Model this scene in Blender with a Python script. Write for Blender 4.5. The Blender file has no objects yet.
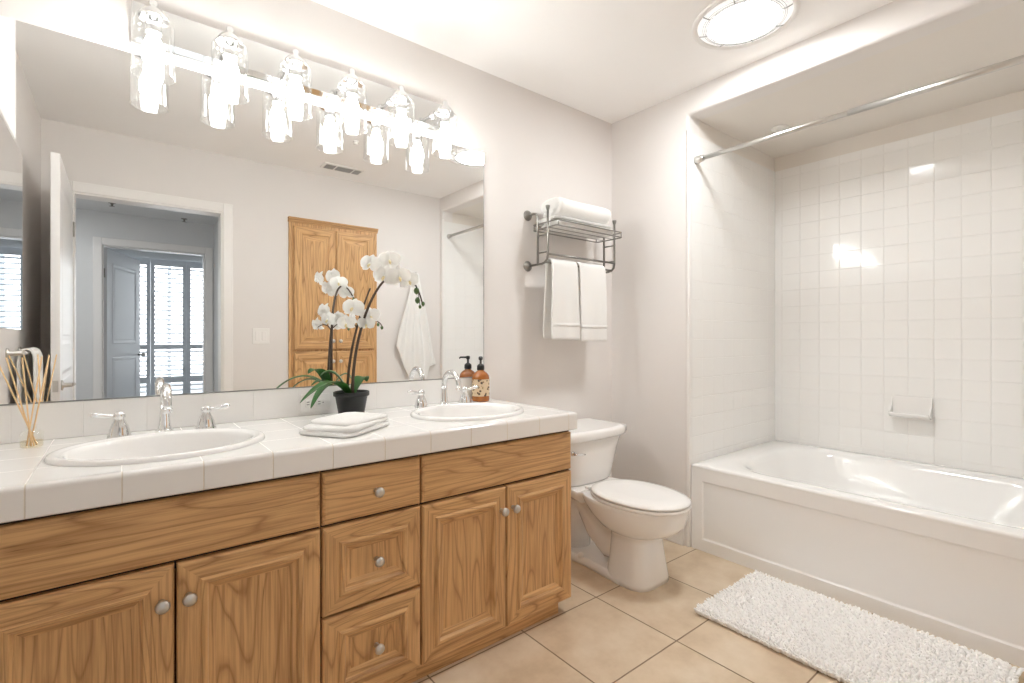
import bpy, math, random
from mathutils import Vector, noise as mnoise
PI = math.pi
S = bpy.context.scene
C = S.collection

# ------------------------------------------------------------------ camera, world, lights, exposure
cam_d = bpy.data.cameras.new('camera')
cam = bpy.data.objects.new('camera', cam_d); C.objects.link(cam)
cam_d.sensor_width = 36.0
cam_d.lens = 36.0 * 494.0 / 1024.0
cam_d.shift_y = -3.5 / 1024.0
cam_d.clip_start = 0.02
cam.location = (0, -2.011, 1.12)
cam.rotation_euler = (PI / 2, 0, math.radians(51.5 - 90))
S.camera = cam

world = bpy.data.worlds.new('world'); S.world = world
world.use_nodes = True
bg = world.node_tree.nodes['Background']
bg.inputs['Color'].default_value = (0.93, 0.965, 1.0, 1)
bg.inputs['Strength'].default_value = 0.55

S.view_settings.view_transform = 'Standard'
S.view_settings.look = 'None'
S.view_settings.gamma = 1.0
S.view_settings.use_curve_mapping = False
S.view_settings.exposure = 1.42
BULB = 23.0          # emission strength of each vanity bulb
DOME = 31.0          # emission strength of the ceiling light's lens
try:
    S.cycles.use_denoising = True
    S.cycles.max_bounces = 12
    S.cycles.diffuse_bounces = 12
    S.cycles.glossy_bounces = 7
    S.cycles.transmission_bounces = 8
    S.cycles.transparent_max_bounces = 24
    S.cycles.caustics_reflective = True
    S.cycles.caustics_refractive = False
    S.cycles.sample_clamp_indirect = 8.0
    S.cycles.blur_glossy = 0.5
except Exception:
    pass

# skylight falling on the bedroom shutters from outside
sky = bpy.data.lights.new('window_skylight', 'AREA')
sky.shape = 'RECTANGLE'; sky.size = 2.4; sky.size_y = 2.1; sky.energy = 30; sky.color = (0.95, 0.975, 1.0)
sky_o = bpy.data.objects.new('window_skylight', sky); C.objects.link(sky_o)
sky_o.location = (0.55, -6.9, 1.5); sky_o.rotation_euler = (-PI / 2, 0, PI)

# unseen lamp added under the hall ceiling to fill hall and doorway
hl = bpy.data.lights.new('hall_fill_light', 'AREA')
hl.shape = 'DISK'; hl.size = 0.45; hl.energy = 4.5; hl.color = (0.96, 0.98, 1.0)
hl_o = bpy.data.objects.new('hall_fill_light', hl); C.objects.link(hl_o)
hl_o.location = (-0.75, -3.3, 2.34)

# ------------------------------------------------------------------ materials
def lin(h):
    h = h.lstrip('#')
    r = []
    for i in (0, 2, 4):
        c = int(h[i:i + 2], 16) / 255
        r.append(c / 12.92 if c <= 0.04045 else ((c + 0.055) / 1.055) ** 2.4)
    return (*r, 1)

def rgb(*v):
    return (*v, 1)

class NT:
    def __init__(s, name):
        s.m = bpy.data.materials.new(name); s.m.use_nodes = True
        s.t = s.m.node_tree; s.n = s.t.nodes
        s.b = s.n['Principled BSDF']; s.out = s.n['Material Output']
    def node(s, typ, **kw):
        n = s.n.new(typ)
        for k, v in kw.items(): setattr(n, k, v)
        return n
    def link(s, a, b): s.t.links.new(a, b)
    def math(s, op, a, b=None, c=None):
        n = s.node('ShaderNodeMath', operation=op)
        for i, v in enumerate((a, b, c)):
            if v is None: continue
            if isinstance(v, (int, float)): n.inputs[i].default_value = v
            else: s.link(v, n.inputs[i])
        return n.outputs[0]
    def mix(s, fac, a, b):
        n = s.node('ShaderNodeMix', data_type='RGBA')
        for sock, v in ((n.inputs[0], fac), (n.inputs[6], a), (n.inputs[7], b)):
            if isinstance(v, (int, float)): sock.default_value = v
            elif isinstance(v, tuple): sock.default_value = v
            else: s.link(v, sock)
        return n.outputs[2]
    def ramp(s, fac, stops):
        n = s.node('ShaderNodeValToRGB')
        el = n.color_ramp.elements
        while len(el) < len(stops): el.new(0.5)
        for e, (p, c) in zip(el, stops):
            e.position = p; e.color = c if isinstance(c, tuple) else (c, c, c, 1)
        s.link(fac, n.inputs[0])
        return n.outputs[0]
    def coords(s, scale=(1, 1, 1), loc=(0, 0, 0), rot=(0, 0, 0)):
        tc = s.node('ShaderNodeTexCoord')
        mp = s.node('ShaderNodeMapping')
        mp.inputs['Scale'].default_value = scale; mp.inputs['Location'].default_value = loc
        mp.inputs['Rotation'].default_value = rot
        s.link(tc.outputs['Object'], mp.inputs['Vector'])
        return mp.outputs[0]
    def noise(s, vec, scale, detail=2.0, rough=0.5):
        n = s.node('ShaderNodeTexNoise')
        n.inputs['Scale'].default_value = scale; n.inputs['Detail'].default_value = detail
        n.inputs['Roughness'].default_value = rough
        s.link(vec, n.inputs['Vector'])
        return n.outputs['Fac']
    def bump(s, h, strength, dist):
        n = s.node('ShaderNodeBump')
        n.inputs['Strength'].default_value = strength; n.inputs['Distance'].default_value = dist
        s.link(h, n.inputs['Height']); s.link(n.outputs[0], s.b.inputs['Normal'])
    def set(s, **kw):
        for k, v in kw.items(): s.b.inputs[k.replace('_', ' ')].default_value = v
        return s

def plain(name, col, rough=0.5, metal=0.0, spec=0.5, **kw):
    t = NT(name); t.set(Base_Color=col, Roughness=rough, Metallic=metal)
    t.b.inputs['Specular IOR Level'].default_value = spec
    t.set(**kw)
    return t.m

def painted(name, col, rough=0.6, var=0.02, bump=0.1):
    t = NT(name); v = t.coords()
    n = t.noise(v, 3.0, 2)
    c = t.mix(n, tuple(x * (1 - var) for x in col[:3]) + (1,), tuple(min(1, x * (1 + var)) for x in col[:3]) + (1,))
    t.link(c, t.b.inputs['Base Color']); t.set(Roughness=rough)
    t.b.inputs['Specular IOR Level'].default_value = 0.3
    t.bump(t.noise(v, 260.0, 2), bump, 0.0006)
    return t.m

def oak(name, along, light, dark):
    """oak with cathedral grain running along axis 'x' or 'z'"""
    t = NT(name)
    tc = t.node('ShaderNodeTexCoord'); oi = t.node('ShaderNodeObjectInfo')
    off = t.node('ShaderNodeVectorMath', operation='SCALE')
    off.inputs[0].default_value = (3.1, 0.0, 5.7); t.link(oi.outputs['Random'], off.inputs['Scale'])
    add = t.node('ShaderNodeVectorMath', operation='ADD')
    t.link(tc.outputs['Object'], add.inputs[0]); t.link(off.outputs[0], add.inputs[1])
    def mapped(lo, hi):
        mp = t.node('ShaderNodeMapping')
        mp.inputs['Scale'].default_value = (lo, hi, hi) if along == 'x' else (hi, hi, lo)
        t.link(add.outputs[0], mp.inputs['Vector']); return mp.outputs[0]
    big = t.noise(mapped(0.95, 8.5), 1.0, 1.5, 0.45)
    rings = t.math('PINGPONG', t.math('MULTIPLY', big, 32.0), 1.0)
    line = t.ramp(rings, [(0.0, 0.0), (0.62, 0.05), (0.86, 0.45), (0.97, 1.0)])
    fine = t.noise(mapped(4.0, 150.0), 1.0, 3, 0.6)
    finec = t.ramp(fine, [(0.42, 0.0), (0.66, 1.0)])
    pore = t.noise(mapped(14.0, 420.0), 1.0, 1, 0.5)
    porec = t.ramp(pore, [(0.6, 0.0), (0.74, 1.0)])
    tone = t.noise(mapped(0.6, 3.0), 1.0, 2, 0.5)
    c1 = t.mix(tone, light, tuple(0.86 * x for x in light[:3]) + (1,))
    c2 = t.mix(t.math('MULTIPLY', line, 0.70), c1, dark)
    c3 = t.mix(t.math('MULTIPLY', finec, 0.58), c2, dark)
    c4 = t.mix(t.math('MULTIPLY', t.math('MULTIPLY', porec, line), 0.75), c3, tuple(0.45 * x for x in dark[:3]) + (1,))
    t.link(c4, t.b.inputs['Base Color']); t.set(Roughness=0.42)
    t.b.inputs['Specular IOR Level'].default_value = 0.4
    t.bump(t.math('MULTIPLY', finec, -1.0), 0.25, 0.0006)
    return t.m

def grid_mask(t, vec, axes, size, offs, width):
    """1 on the grout lines of a square grid; width is the half width in metres"""
    sep = t.node('ShaderNodeSeparateXYZ'); t.link(vec, sep.inputs[0])
    res = None
    for ax, sz, of in zip(axes, size, offs):
        d = t.math('PINGPONG', t.math('SUBTRACT', sep.outputs['XYZ'.index(ax)], of), sz / 2)   # 0 on a line
        m = t.node('ShaderNodeMapRange'); m.interpolation_type = 'SMOOTHSTEP'
        t.link(d, m.inputs['Value'])
        m.inputs['From Min'].default_value = width * 0.55; m.inputs['From Max'].default_value = width * 1.5
        m.inputs['To Min'].default_value = 1.0; m.inputs['To Max'].default_value = 0.0
        res = m.outputs[0] if res is None else t.math('MAXIMUM', res, m.outputs[0])
    return res, sep

def tiled(name, axes, size, offs, width, tile, grout, rough, bumpd=0.0012, wobble=0.0, tilt=0.0):
    t = NT(name); v = t.coords()
    g, sep = grid_mask(t, v, axes, size, offs, width)
    n = t.noise(v, 2.2, 2)
    col = t.mix(n, tuple(0.975 * x for x in tile[:3]) + (1,), tile)
    t.link(t.mix(g, col, grout), t.b.inputs['Base Color'])
    t.link(t.math('ADD', t.math('MULTIPLY', g, 0.55), rough), t.b.inputs['Roughness'])
    h = t.math('MULTIPLY', g, -1.0)
    if wobble: h = t.math('ADD', h, t.math('MULTIPLY', t.noise(v, 9.0, 1), wobble))
    t.bump(h, 1.0, bumpd)
    return t.m

def floor_tile():
    t = NT('sand coloured floor tile'); v = t.coords()
    g, sep = grid_mask(t, v, 'XY', (0.406, 0.393), (1.207, -0.567), 0.0026)
    ix = t.math('FLOOR', t.math('DIVIDE', t.math('SUBTRACT', sep.outputs[0], 1.207), 0.406))
    iy = t.math('FLOOR', t.math('DIVIDE', t.math('SUBTRACT', sep.outputs[1], -0.567), 0.393))
    cmb = t.node('ShaderNodeCombineXYZ'); t.link(ix, cmb.inputs[0]); t.link(iy, cmb.inputs[1])
    wn = t.node('ShaderNodeTexWhiteNoise', noise_dimensions='3D'); t.link(cmb.outputs[0], wn.inputs['Vector'])
    sc = t.node('ShaderNodeVectorMath', operation='SCALE'); t.link(cmb.outputs[0], sc.inputs[0]); sc.inputs['Scale'].default_value = 7.3
    ad = t.node('ShaderNodeVectorMath', operation='ADD'); t.link(v, ad.inputs[0]); t.link(sc.outputs[0], ad.inputs[1])
    n1 = t.noise(ad.outputs[0], 4.5, 5, 0.62); n2 = t.noise(ad.outputs[0], 22.0, 4, 0.6)
    c = t.ramp(n1, [(0.32, rgb(0.52, 0.39, 0.255)), (0.5, rgb(0.66, 0.53, 0.38)), (0.66, rgb(0.75, 0.635, 0.49))])
    c = t.mix(t.math('MULTIPLY', n2, 0.35), c, rgb(0.69, 0.56, 0.41))
    c = t.mix(t.math('MULTIPLY', wn.outputs['Value'], 0.22), c, rgb(0.74, 0.62, 0.475))
    t.link(t.mix(g, c, rgb(0.25, 0.175, 0.11)), t.b.inputs['Base Color'])
    t.link(t.math('ADD', t.math('MULTIPLY', g, 0.4), 0.36), t.b.inputs['Roughness'])
    h = t.math('ADD', t.math('MULTIPLY', g, -1.0), t.math('MULTIPLY', n2, 0.12))
    t.bump(h, 0.8, 0.0016)
    return t.m

def cloth(name, col, scale=420.0, bump=0.7):
    t = NT(name); v = t.coords()
    t.set(Base_Color=col, Roughness=0.95); t.b.inputs['Specular IOR Level'].default_value = 0.1
    t.b.inputs['Sheen Weight'].default_value = 0.15
    t.bump(t.noise(v, scale, 3), bump, 0.0025)
    return t.m

def clear(name, tint, rough=0.02, base=0.05, edge=0.6):
    """thin clear glass: passes light straight through, with a fresnel-weighted sheen"""
    t = NT(name)
    tr = t.node('ShaderNodeBsdfTransparent'); tr.inputs[0].default_value = tint
    gl = t.node('ShaderNodeBsdfGlossy'); gl.inputs['Roughness'].default_value = rough
    gl.inputs['Color'].default_value = (0.9, 0.9, 0.9, 1)
    lw = t.node('ShaderNodeLayerWeight'); lw.inputs['Blend'].default_value = 0.3
    f = t.math('ADD', t.math('MULTIPLY', lw.outputs['Facing'], edge), base)
    ms = t.node('ShaderNodeMixShader'); t.link(f, ms.inputs[0]); t.link(tr.outputs[0], ms.inputs[1]); t.link(gl.outputs[0], ms.inputs[2])
    t.link(ms.outputs[0], t.out.inputs['Surface'])
    return t.m

def glow(name, col, strength):
    t = NT(name); t.set(Base_Color=col, Roughness=0.4)
    t.b.inputs['Emission Color'].default_value = col
    t.b.inputs['Emission Strength'].default_value = strength
    return t.m

WALLC = rgb(0.765, 0.735, 0.713)
M = {}
M['wall'] = painted('warm white wall paint', WALLC)
M['ceil'] = painted('white ceiling paint', rgb(0.92, 0.91, 0.90))
M['alcove'] = painted('warm white alcove paint', rgb(0.77, 0.73, 0.68))
M['trim'] = plain('white trim paint', rgb(0.84, 0.82, 0.80), 0.35)
M['hall'] = painted('pale grey bedroom paint', rgb(0.72, 0.725, 0.725))
M['carpet'] = painted('grey carpet', rgb(0.45, 0.44, 0.43), 0.95, 0.08, 1.0)
M['floor'] = floor_tile()
M['tile_back'] = tiled('white square wall tile', 'YZ', (0.1105, 0.1055), (-1.128, 0.798), 0.0013, rgb(0.88, 0.873, 0.855), rgb(0.832, 0.822, 0.80), 0.09, 0.0011, 0.9)
M['tile_end'] = tiled('white square end wall tile', 'XZ', (0.1105, 0.1055), (2.41, 0.798), 0.0013, rgb(0.88, 0.873, 0.855), rgb(0.832, 0.822, 0.80), 0.09, 0.0011, 0.9)
M['counter'] = tiled('white counter tile', 'XY', (0.1565, 0.1565), (0.0052 - .5, -0.588 + .3), 0.0011, rgb(0.885, 0.875, 0.855), rgb(0.85, 0.83, 0.80), 0.12, 0.0006)
M['nosing'] = tiled('white edge tile', 'X', (0.1565,), (0.0052 - .5,), 0.0013, rgb(0.865, 0.85, 0.83), rgb(0.70, 0.64, 0.55), 0.12, 0.0008)
M['splash'] = tiled('white splash tile', 'X', (0.1565,), (0.07 - .5,), 0.0011, rgb(0.86, 0.845, 0.825), rgb(0.81, 0.795, 0.77), 0.12, 0.0006)
M['porcelain'] = plain('white porcelain', rgb(0.885, 0.875, 0.86), 0.08, Coat_Weight=0.3)
M['acrylic'] = plain('white tub enamel', rgb(0.90, 0.895, 0.885), 0.12, Coat_Weight=0.3)
M['seat'] = plain('white toilet seat', rgb(0.90, 0.89, 0.875), 0.2)
M['oak_v'] = oak('golden oak upright grain', 'z', rgb(0.73, 0.445, 0.205), rgb(0.33, 0.165, 0.060))
M['oak_h'] = oak('golden oak level grain', 'x', rgb(0.73, 0.445, 0.205), rgb(0.33, 0.165, 0.060))
M['dark'] = plain('painted shadow gap', rgb(0.03, 0.022, 0.016), 0.8)  # near-black colour stands in for the shade between doors and drawers
M['nickel'] = plain('brushed nickel', rgb(0.62, 0.60, 0.57), 0.33, 1.0)
M['pewter'] = plain('antique pewter', rgb(0.30, 0.29, 0.27), 0.38, 1.0)
M['chrome'] = plain('polished chrome', rgb(0.80, 0.80, 0.80), 0.07, 1.0)
M['plate'] = plain('polished fixture plate', rgb(0.78, 0.78, 0.77), 0.1, 1.0)
M['mirror'] = plain('mirror silver', rgb(0.955, 0.96, 0.955), 0.0, 1.0)
M['channel'] = plain('grey mirror channel', rgb(0.30, 0.30, 0.29), 0.4, 0.6)
M['glass'] = clear('clear shade glass', (0.975, 0.98, 0.98, 1), 0.03, 0.04, 0.55)
M['flask'] = clear('clear bottle glass', (0.985, 0.985, 0.97, 1), 0.03, 0.02, 0.3)
M['oil'] = clear('pale fragrance oil', (0.97, 0.93, 0.84, 1), 0.03, 0.03, 0.1)
M['pane'] = clear('window glass', (0.97, 0.98, 0.98, 1), 0.0, 0.03, 0.3)
M['bulb'] = glow('lit bulb', rgb(0.99, 1.0, 0.98), BULB)
M['dome'] = glow('lit lens', rgb(0.965, 0.99, 1.0), DOME)
M['towel'] = cloth('white terry towel', rgb(0.86, 0.85, 0.83), 500, 0.8)
M['pile'] = cloth('white rug pile', rgb(0.955, 0.95, 0.94), 700, 0.3)
def petal_mat():
    t = NT('white orchid petal'); t.set(Base_Color=rgb(0.93, 0.92, 0.90), Roughness=0.6)
    tl = t.node('ShaderNodeBsdfTranslucent'); tl.inputs[0].default_value = rgb(0.93, 0.92, 0.89)
    ms = t.node('ShaderNodeMixShader'); ms.inputs[0].default_value = 0.5
    t.link(t.b.outputs[0], ms.inputs[1]); t.link(tl.outputs[0], ms.inputs[2]); t.link(ms.outputs[0], t.out.inputs['Surface'])
    return t.m
M['petal'] = petal_mat()
M['throat'] = plain('pale yellow orchid lip', rgb(0.80, 0.68, 0.40), 0.5)
M['leaf'] = plain('green orchid leaf', rgb(0.030, 0.135, 0.022), 0.32)
M['bud'] = plain('green orchid bud', rgb(0.09, 0.16, 0.05), 0.5)
M['stem'] = plain('dark flower stem', rgb(0.075, 0.05, 0.035), 0.6)
M['pot'] = plain('black plastic pot', rgb(0.012, 0.0125, 0.013), 0.45)
M['soil'] = painted('potting bark', rgb(0.10, 0.07, 0.045), 0.95, 0.4, 1.0)
M['black'] = plain('black plastic', rgb(0.012, 0.012, 0.013), 0.3)
M['amber'] = plain('amber glass', rgb(0.36, 0.11, 0.014), 0.06, Coat_Weight=0.4)
M['reed'] = plain('pale rattan reed', rgb(0.86, 0.60, 0.33), 0.7)
M['ring'] = glow('softly lit prism ring', rgb(0.90, 0.90, 0.90), 0.22)
M['rib'] = plain('grey lens ribs', rgb(0.50, 0.50, 0.50), 0.5)
M['white_plastic'] = plain('white plastic', rgb(0.84, 0.825, 0.80), 0.3)
M['slot'] = plain('dark slot', rgb(0.05, 0.05, 0.05), 0.6)
M['vent_grey'] = plain('grey vent slots', rgb(0.36, 0.36, 0.355), 0.6)
M['door'] = plain('white door paint', rgb(0.82, 0.805, 0.79), 0.3)
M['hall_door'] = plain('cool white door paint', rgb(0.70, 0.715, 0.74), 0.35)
M['shutter'] = plain('white shutter paint', rgb(0.80, 0.83, 0.87), 0.4)

def label_mat():
    t = NT('cream floral label'); v = t.coords()
    vo = t.node('ShaderNodeTexVoronoi'); vo.inputs['Scale'].default_value = 62.0; t.link(v, vo.inputs['Vector'])
    n = t.noise(v, 95.0, 3)
    f = t.math('ADD', vo.outputs['Distance'], t.math('MULTIPLY', n, 0.55))
    c = t.ramp(f, [(0.55, rgb(0.06, 0.04, 0.028)), (0.63, rgb(0.34, 0.20, 0.09)), (0.69, rgb(0.68, 0.53, 0.35))])
    t.link(c, t.b.inputs['Base Color']); t.set(Roughness=0.5)
    return t.m
M['label'] = label_mat()

# ------------------------------------------------------------------ mesh builder
class MB:
    def __init__(s): s.v = []; s.f = []; s.mi = []; s.sm = []
    def add(s, vs, fs, mi=0, smooth=False):
        o = len(s.v); s.v += [tuple(p) for p in vs]
        for f in fs: s.f.append([o + i for i in f]); s.mi.append(mi); s.sm.append(smooth)
        return s
    def box(s, x0, x1, y0, y1, z0, z1, mi=0):
        vs = [(x, y, z) for z in (z0, z1) for y in (y0, y1) for x in (x0, x1)]
        return s.add(vs, [(0, 2, 3, 1), (4, 5, 7, 6), (0, 1, 5, 4), (2, 6, 7, 3), (0, 4, 6, 2), (1, 3, 7, 5)], mi)
    def rings(s, rr, mi=0, smooth=True, cap0=True, cap1=True, closed=False):
        n = len(rr[0]); vs = [p for r in rr for p in r]; fs = []
        m = len(rr) if closed else len(rr) - 1
        for i in range(m):
            a = i * n; b = ((i + 1) % len(rr)) * n
            for j in range(n):
                k = (j + 1) % n; fs.append((a + j, a + k, b + k, b + j))
        s.add(vs, fs, mi, smooth)
        o = len(s.v) - len(vs)
        if not closed:
            if cap0: s.f.append([o + j for j in range(n)][::-1]); s.mi.append(mi); s.sm.append(False)
            if cap1: s.f.append([o + (len(rr) - 1) * n + j for j in range(n)]); s.mi.append(mi); s.sm.append(False)
        return s
    def lathe(s, prof, o=(0, 0, 0), n=24, axis='z', mi=0, cap0=True, cap1=True, sx=1.0, sy=1.0):
        """prof: (radius, height) pairs"""
        rr = []
        for r, h in prof:
            ring = []
            for j in range(n):
                a = 2 * PI * j / n; c, d = r * math.cos(a) * sx, r * math.sin(a) * sy
                p = {'z': (c, d, h), '-y': (c, -h, d), 'y': (d, h, c), 'x': (h, c, d), '-x': (-h, d, c)}[axis]
                ring.append((o[0] + p[0], o[1] + p[1], o[2] + p[2]))
            rr.append(ring)
        return s.rings(rr, mi, True, cap0, cap1)
    def tube(s, path, r, n=10, mi=0, closed=False):
        P = [Vector(p) for p in path]; R = r if isinstance(r, (list, tuple)) else [r] * len(P)
        rr = []; up = None
        for i, p in enumerate(P):
            if closed: t = P[(i + 1) % len(P)] - P[i - 1]
            else: t = P[min(i + 1, len(P) - 1)] - P[max(i - 1, 0)]
            t.normalize()
            if up is None:
                up = Vector((0, 0, 1)) if abs(t.z) < 0.9 else Vector((1, 0, 0))
            a = t.cross(up)
            if a.length < 1e-6: a = t.cross(Vector((0, 1, 0)))
            a.normalize(); up = a.cross(t).normalized()
            rr.append([tuple(p + (a * math.cos(2 * PI * j / n) + up * math.sin(2 * PI * j / n)) * R[i]) for j in range(n)])
        return s.rings(rr, mi, True, closed=closed)
    def grid(s, rows, mi=0, smooth=True):
        m = len(rows[0]); vs = [p for r in rows for p in r]; fs = []
        for i in range(len(rows) - 1):
            for j in range(m - 1):
                a = i * m + j; fs.append((a, a + 1, a + m + 1, a + m))
        return s.add(vs, fs, mi, smooth)
    def panel(s, o, U, V, N, w, h, prof, back, mv=0, mh=1):
        """a rectangular front of nested mitred rings; prof: (inset, height along N); mv/mh the slots of upright/level members"""
        o, U, V, N = Vector(o), Vector(U), Vector(V), Vector(N)
        def rect(i, d): return [o + U * i + V * i + N * d, o + U * (w - i) + V * i + N * d, o + U * (w - i) + V * (h - i) + N * d, o + U * i + V * (h - i) + N * d]
        rr = [rect(0, back)] + [rect(i, d) for i, d in prof]
        for a, b in zip(rr, rr[1:]):
            for j in range(4):
                k = (j + 1) % 4
                s.add([a[j], a[k], b[k], b[j]], [(0, 1, 2, 3)], mh if j in (0, 2) else mv)
        s.add(rr[-1], [(0, 1, 2, 3)], mv); s.add(rr[0], [(3, 2, 1, 0)], mv)
        return s
    def build(s, name, mats, parent=None, bevel=0.0, seg=2, subsurf=0, solid=0.0, auto=True, disp=None):
        me = bpy.data.meshes.new(name)
        off = Vector((0, 0, 0)); p = parent
        while p is not None: off = off + Vector(p.location); p = p.parent
        me.from_pydata([tuple(Vector(v) - off) for v in s.v], [], s.f)
        for m in (mats if isinstance(mats, (list, tuple)) else [mats]): me.materials.append(m)
        me.polygons.foreach_set('material_index', s.mi); me.polygons.foreach_set('use_smooth', s.sm)
        me.update()
        import bmesh
        b = bmesh.new(); b.from_mesh(me)
        bmesh.ops.recalc_face_normals(b, faces=b.faces[:]); b.to_mesh(me); b.free()
        o = bpy.data.objects.new(name, me); C.objects.link(o)
        if parent is not None: o.parent = parent
        if solid:
            m = o.modifiers.new('thickness', 'SOLIDIFY'); m.thickness = solid; m.offset = 0
        if bevel:
            m = o.modifiers.new('bevel', 'BEVEL'); m.width = bevel; m.segments = seg; m.limit_method = 'ANGLE'; m.angle_limit = math.radians(40)
            m.harden_normals = False
        if subsurf:
            m = o.modifiers.new('smooth', 'SUBSURF'); m.levels = subsurf; m.render_levels = subsurf
        return o

def tag(o, label, cat, group=None):
    o['label'] = label; o['category'] = cat
    if group: o['group'] = group
    return o
def thing(name, label, cat, loc=(0, 0, 0), group=None):
    o = bpy.data.objects.new(name, None); C.objects.link(o); o.location = loc; o.empty_display_size = 0.05
    return tag(o, label, cat, group)
def struct(mb, name, mat, bevel=0.0, parent=None, seg=2):
    o = mb.build(name, mat, parent, bevel, seg); o['kind'] = 'structure'; return o
def kids(o): return [c for c in bpy.data.objects if c.parent is o]
def copy_tree(o, parent=None):
    c = o.copy(); C.objects.link(c)
    if parent is not None: c.parent = parent
    for k in kids(o): copy_tree(k, c)
    return c

# ------------------------------------------------------------------ the setting: bathroom shell
XL, XR, YF, ZC = -0.37, 2.388, -2.11, 2.447
AE, AF, XB, ZH = -0.525, -2.06, 3.414, 2.315      # alcove end wall, near end, back wall, header height

struct(MB().box(XL - .1, XB + .1, YF - .1, 0.1, -0.12, 0.0), 'floor', M['floor'])
struct(MB().box(XL - .1, XR + .12, YF - .1, 0.1, ZC, ZC + .1), 'ceiling', M['ceil'])
struct(MB().box(XL - .1, XB + .1, 0.0, 0.12, 0.0, ZC), 'wall_back', M['wall'])
struct(MB().box(XL - .12, XL, YF - .12, 0.0, 0.0, ZC), 'wall_left', M['wall'])
out = [(.05, -.05), (.05, ZC + .05), (AF - .15, ZC + .05), (AF - .15, -.05), (AF, -.05), (AF, ZH), (AE, ZH), (AE, -.05)]
w = MB()                                                          # one slab with the alcove's opening cut through it
w.rings([[(x, y, z) for y, z in out] for x in (XR, XR + .12)], 0, False)
struct(w, 'wall_right', M['wall'], 0.014, seg=4)
struct(MB().box(XR + .1, XB + .1, AE + .001, 0.0, 0.0, ZC), 'wall_alcove_end', M['alcove'])
struct(MB().box(XR + .1, XB + .1, AF - .15, AF - .001, 0.0, ZC), 'wall_alcove_near', M['alcove'])
struct(MB().box(XB, XB + .1, AF, AE, 0.0, ZC), 'wall_alcove_back', M['alcove'])
struct(MB().box(XR + .1, XB, AF, AE, ZH + .0005, ZC), 'ceiling_alcove', M['alcove'])
DX0, DX1, DZ = -0.228, 0.587, 2.03
LX0, LX1, LZ = 1.035, 1.755, 2.06
for q in ((XL, DX0, 0, ZC), (DX0, DX1, DZ, ZC), (DX1, LX0, 0, ZC), (LX0, LX1, LZ, ZC), (LX1, XR, 0, ZC)):
    struct(MB().box(q[0], q[1], YF - .12, YF, q[2], q[3]), 'wall_front', M['wall'])
w = MB().box(XR, XB + .1, YF - .12, AF - .15, 0, ZC)
struct(w, 'wall_corner', M['wall'])

# wall tile of the alcove
struct(MB().box(XR + .014, XB, AE - .008, AE, 0.40, 2.222), 'wall_tile_end', M['tile_end'])
struct(MB().box(XB - .008, XB, AF, AE - .008, 0.40, 2.222), 'wall_tile_back', M['tile_back'])
struct(MB().box(XR + .014, XB - .008, AF, AF + .008, 0.40, 2.222), 'wall_tile_near', M['tile_end'])
struct(MB().box(XR - .006, XR + .014, AE - .012, AE + .006, 0.0, 2.24), 'trim_1', M['trim'], 0.005)
struct(MB().box(XR - .006, XR + .014, AF - .006, AF + .012, 0.0, 2.24), 'trim_2', M['trim'], 0.005)
struct(MB().box(1.44, XR, -.013, 0, 0, .098), 'baseboard_back', M['trim'], 0.004)
struct(MB().box(XR - .013, XR, AE + .02, -.013, 0, .098), 'baseboard_right', M['trim'], 0.004)
struct(MB().box(DX1 + .075, LX0 - .03, YF, YF + .013, 0, .098).box(LX1 + .03, XR, YF, YF + .013, 0, .098), 'baseboard_front', M['trim'], 0.004)
# door casing on the bathroom side, with the jamb lining of the opening
w = MB().box(DX0 - .062, DX0, YF, YF + .016, 0, DZ + .065).box(DX1, DX1 + .065, YF, YF + .016, 0, DZ + .065).box(DX0, DX1, YF, YF + .016, DZ, DZ + .065)
w.box(DX0 - .002, DX0 + .012, YF - .12, YF + .008, 0, DZ).box(DX1 - .012, DX1 + .002, YF - .12, YF + .008, 0, DZ).box(DX0, DX1, YF - .12, YF + .008, DZ - .012, DZ + .002)
struct(w, 'trim_3', M['trim'], 0.004)

# ------------------------------------------------------------------ the bedroom beyond the doorway (seen in the mirror)
HX0, HX1, HY, HZ = -1.3, 0.811, -4.26, 2.352
BX0, BX1, BY = -1.3, 2.2, -6.35
struct(MB().box(HX0, BX1, BY - .2, YF - .1, -0.12, 0.0), 'floor_bedroom', M['carpet'])
struct(MB().box(HX0, HX1 + .1, HY, YF - .12, HZ, HZ + .1), 'ceiling_hall', M['hall'])
struct(MB().box(HX0, BX1, BY, HY, 2.447, 2.55), 'ceiling_bedroom', M['hall'])
E0, E1 = -0.13, 0.73
w = MB().box(HX0, E0, HY - .12, HY, 0, 2.447).box(E0, E1, HY - .12, HY, 2.03, 2.447).box(E1, BX1, HY - .12, HY, 0, 2.447)
struct(w, 'wall_hall_back', M['hall'])
struct(MB().box(HX1, HX1 + .1, HY, YF - .12, 0, HZ), 'wall_hall_right', M['hall'])
struct(MB().box(HX0 - .1, HX0, BY, YF - .12, 0, 2.447), 'wall_hall_left', M['hall'])
struct(MB().box(BX1, BX1 + .1, BY, HY, 0, 2.447), 'wall_bedroom_right', M['hall'])
struct(MB().box(HX0, XL - .12, YF - .12, YF - .02, 0, HZ + .1), 'wall_hall_front', M['hall'])
w = MB().box(E0 - .068, E0, HY, HY + .016, 0, 2.10).box(E1, E1 + .068, HY, HY + .016, 0, 2.10).box(E0, E1, HY, HY + .016, 2.03, 2.10)
w.box(E0, E0 + .012, HY - .12, HY, 0, 2.03).box(E1 - .012, E1, HY - .12, HY, 0, 2.03).box(E0, E1, HY - .12, HY, 2.018, 2.03)
struct(w, 'trim_4', M['trim'], 0.004)
WX0, WX1, WZ0, WZ1 = -0.35, 1.45, 0.15, 2.2
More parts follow.
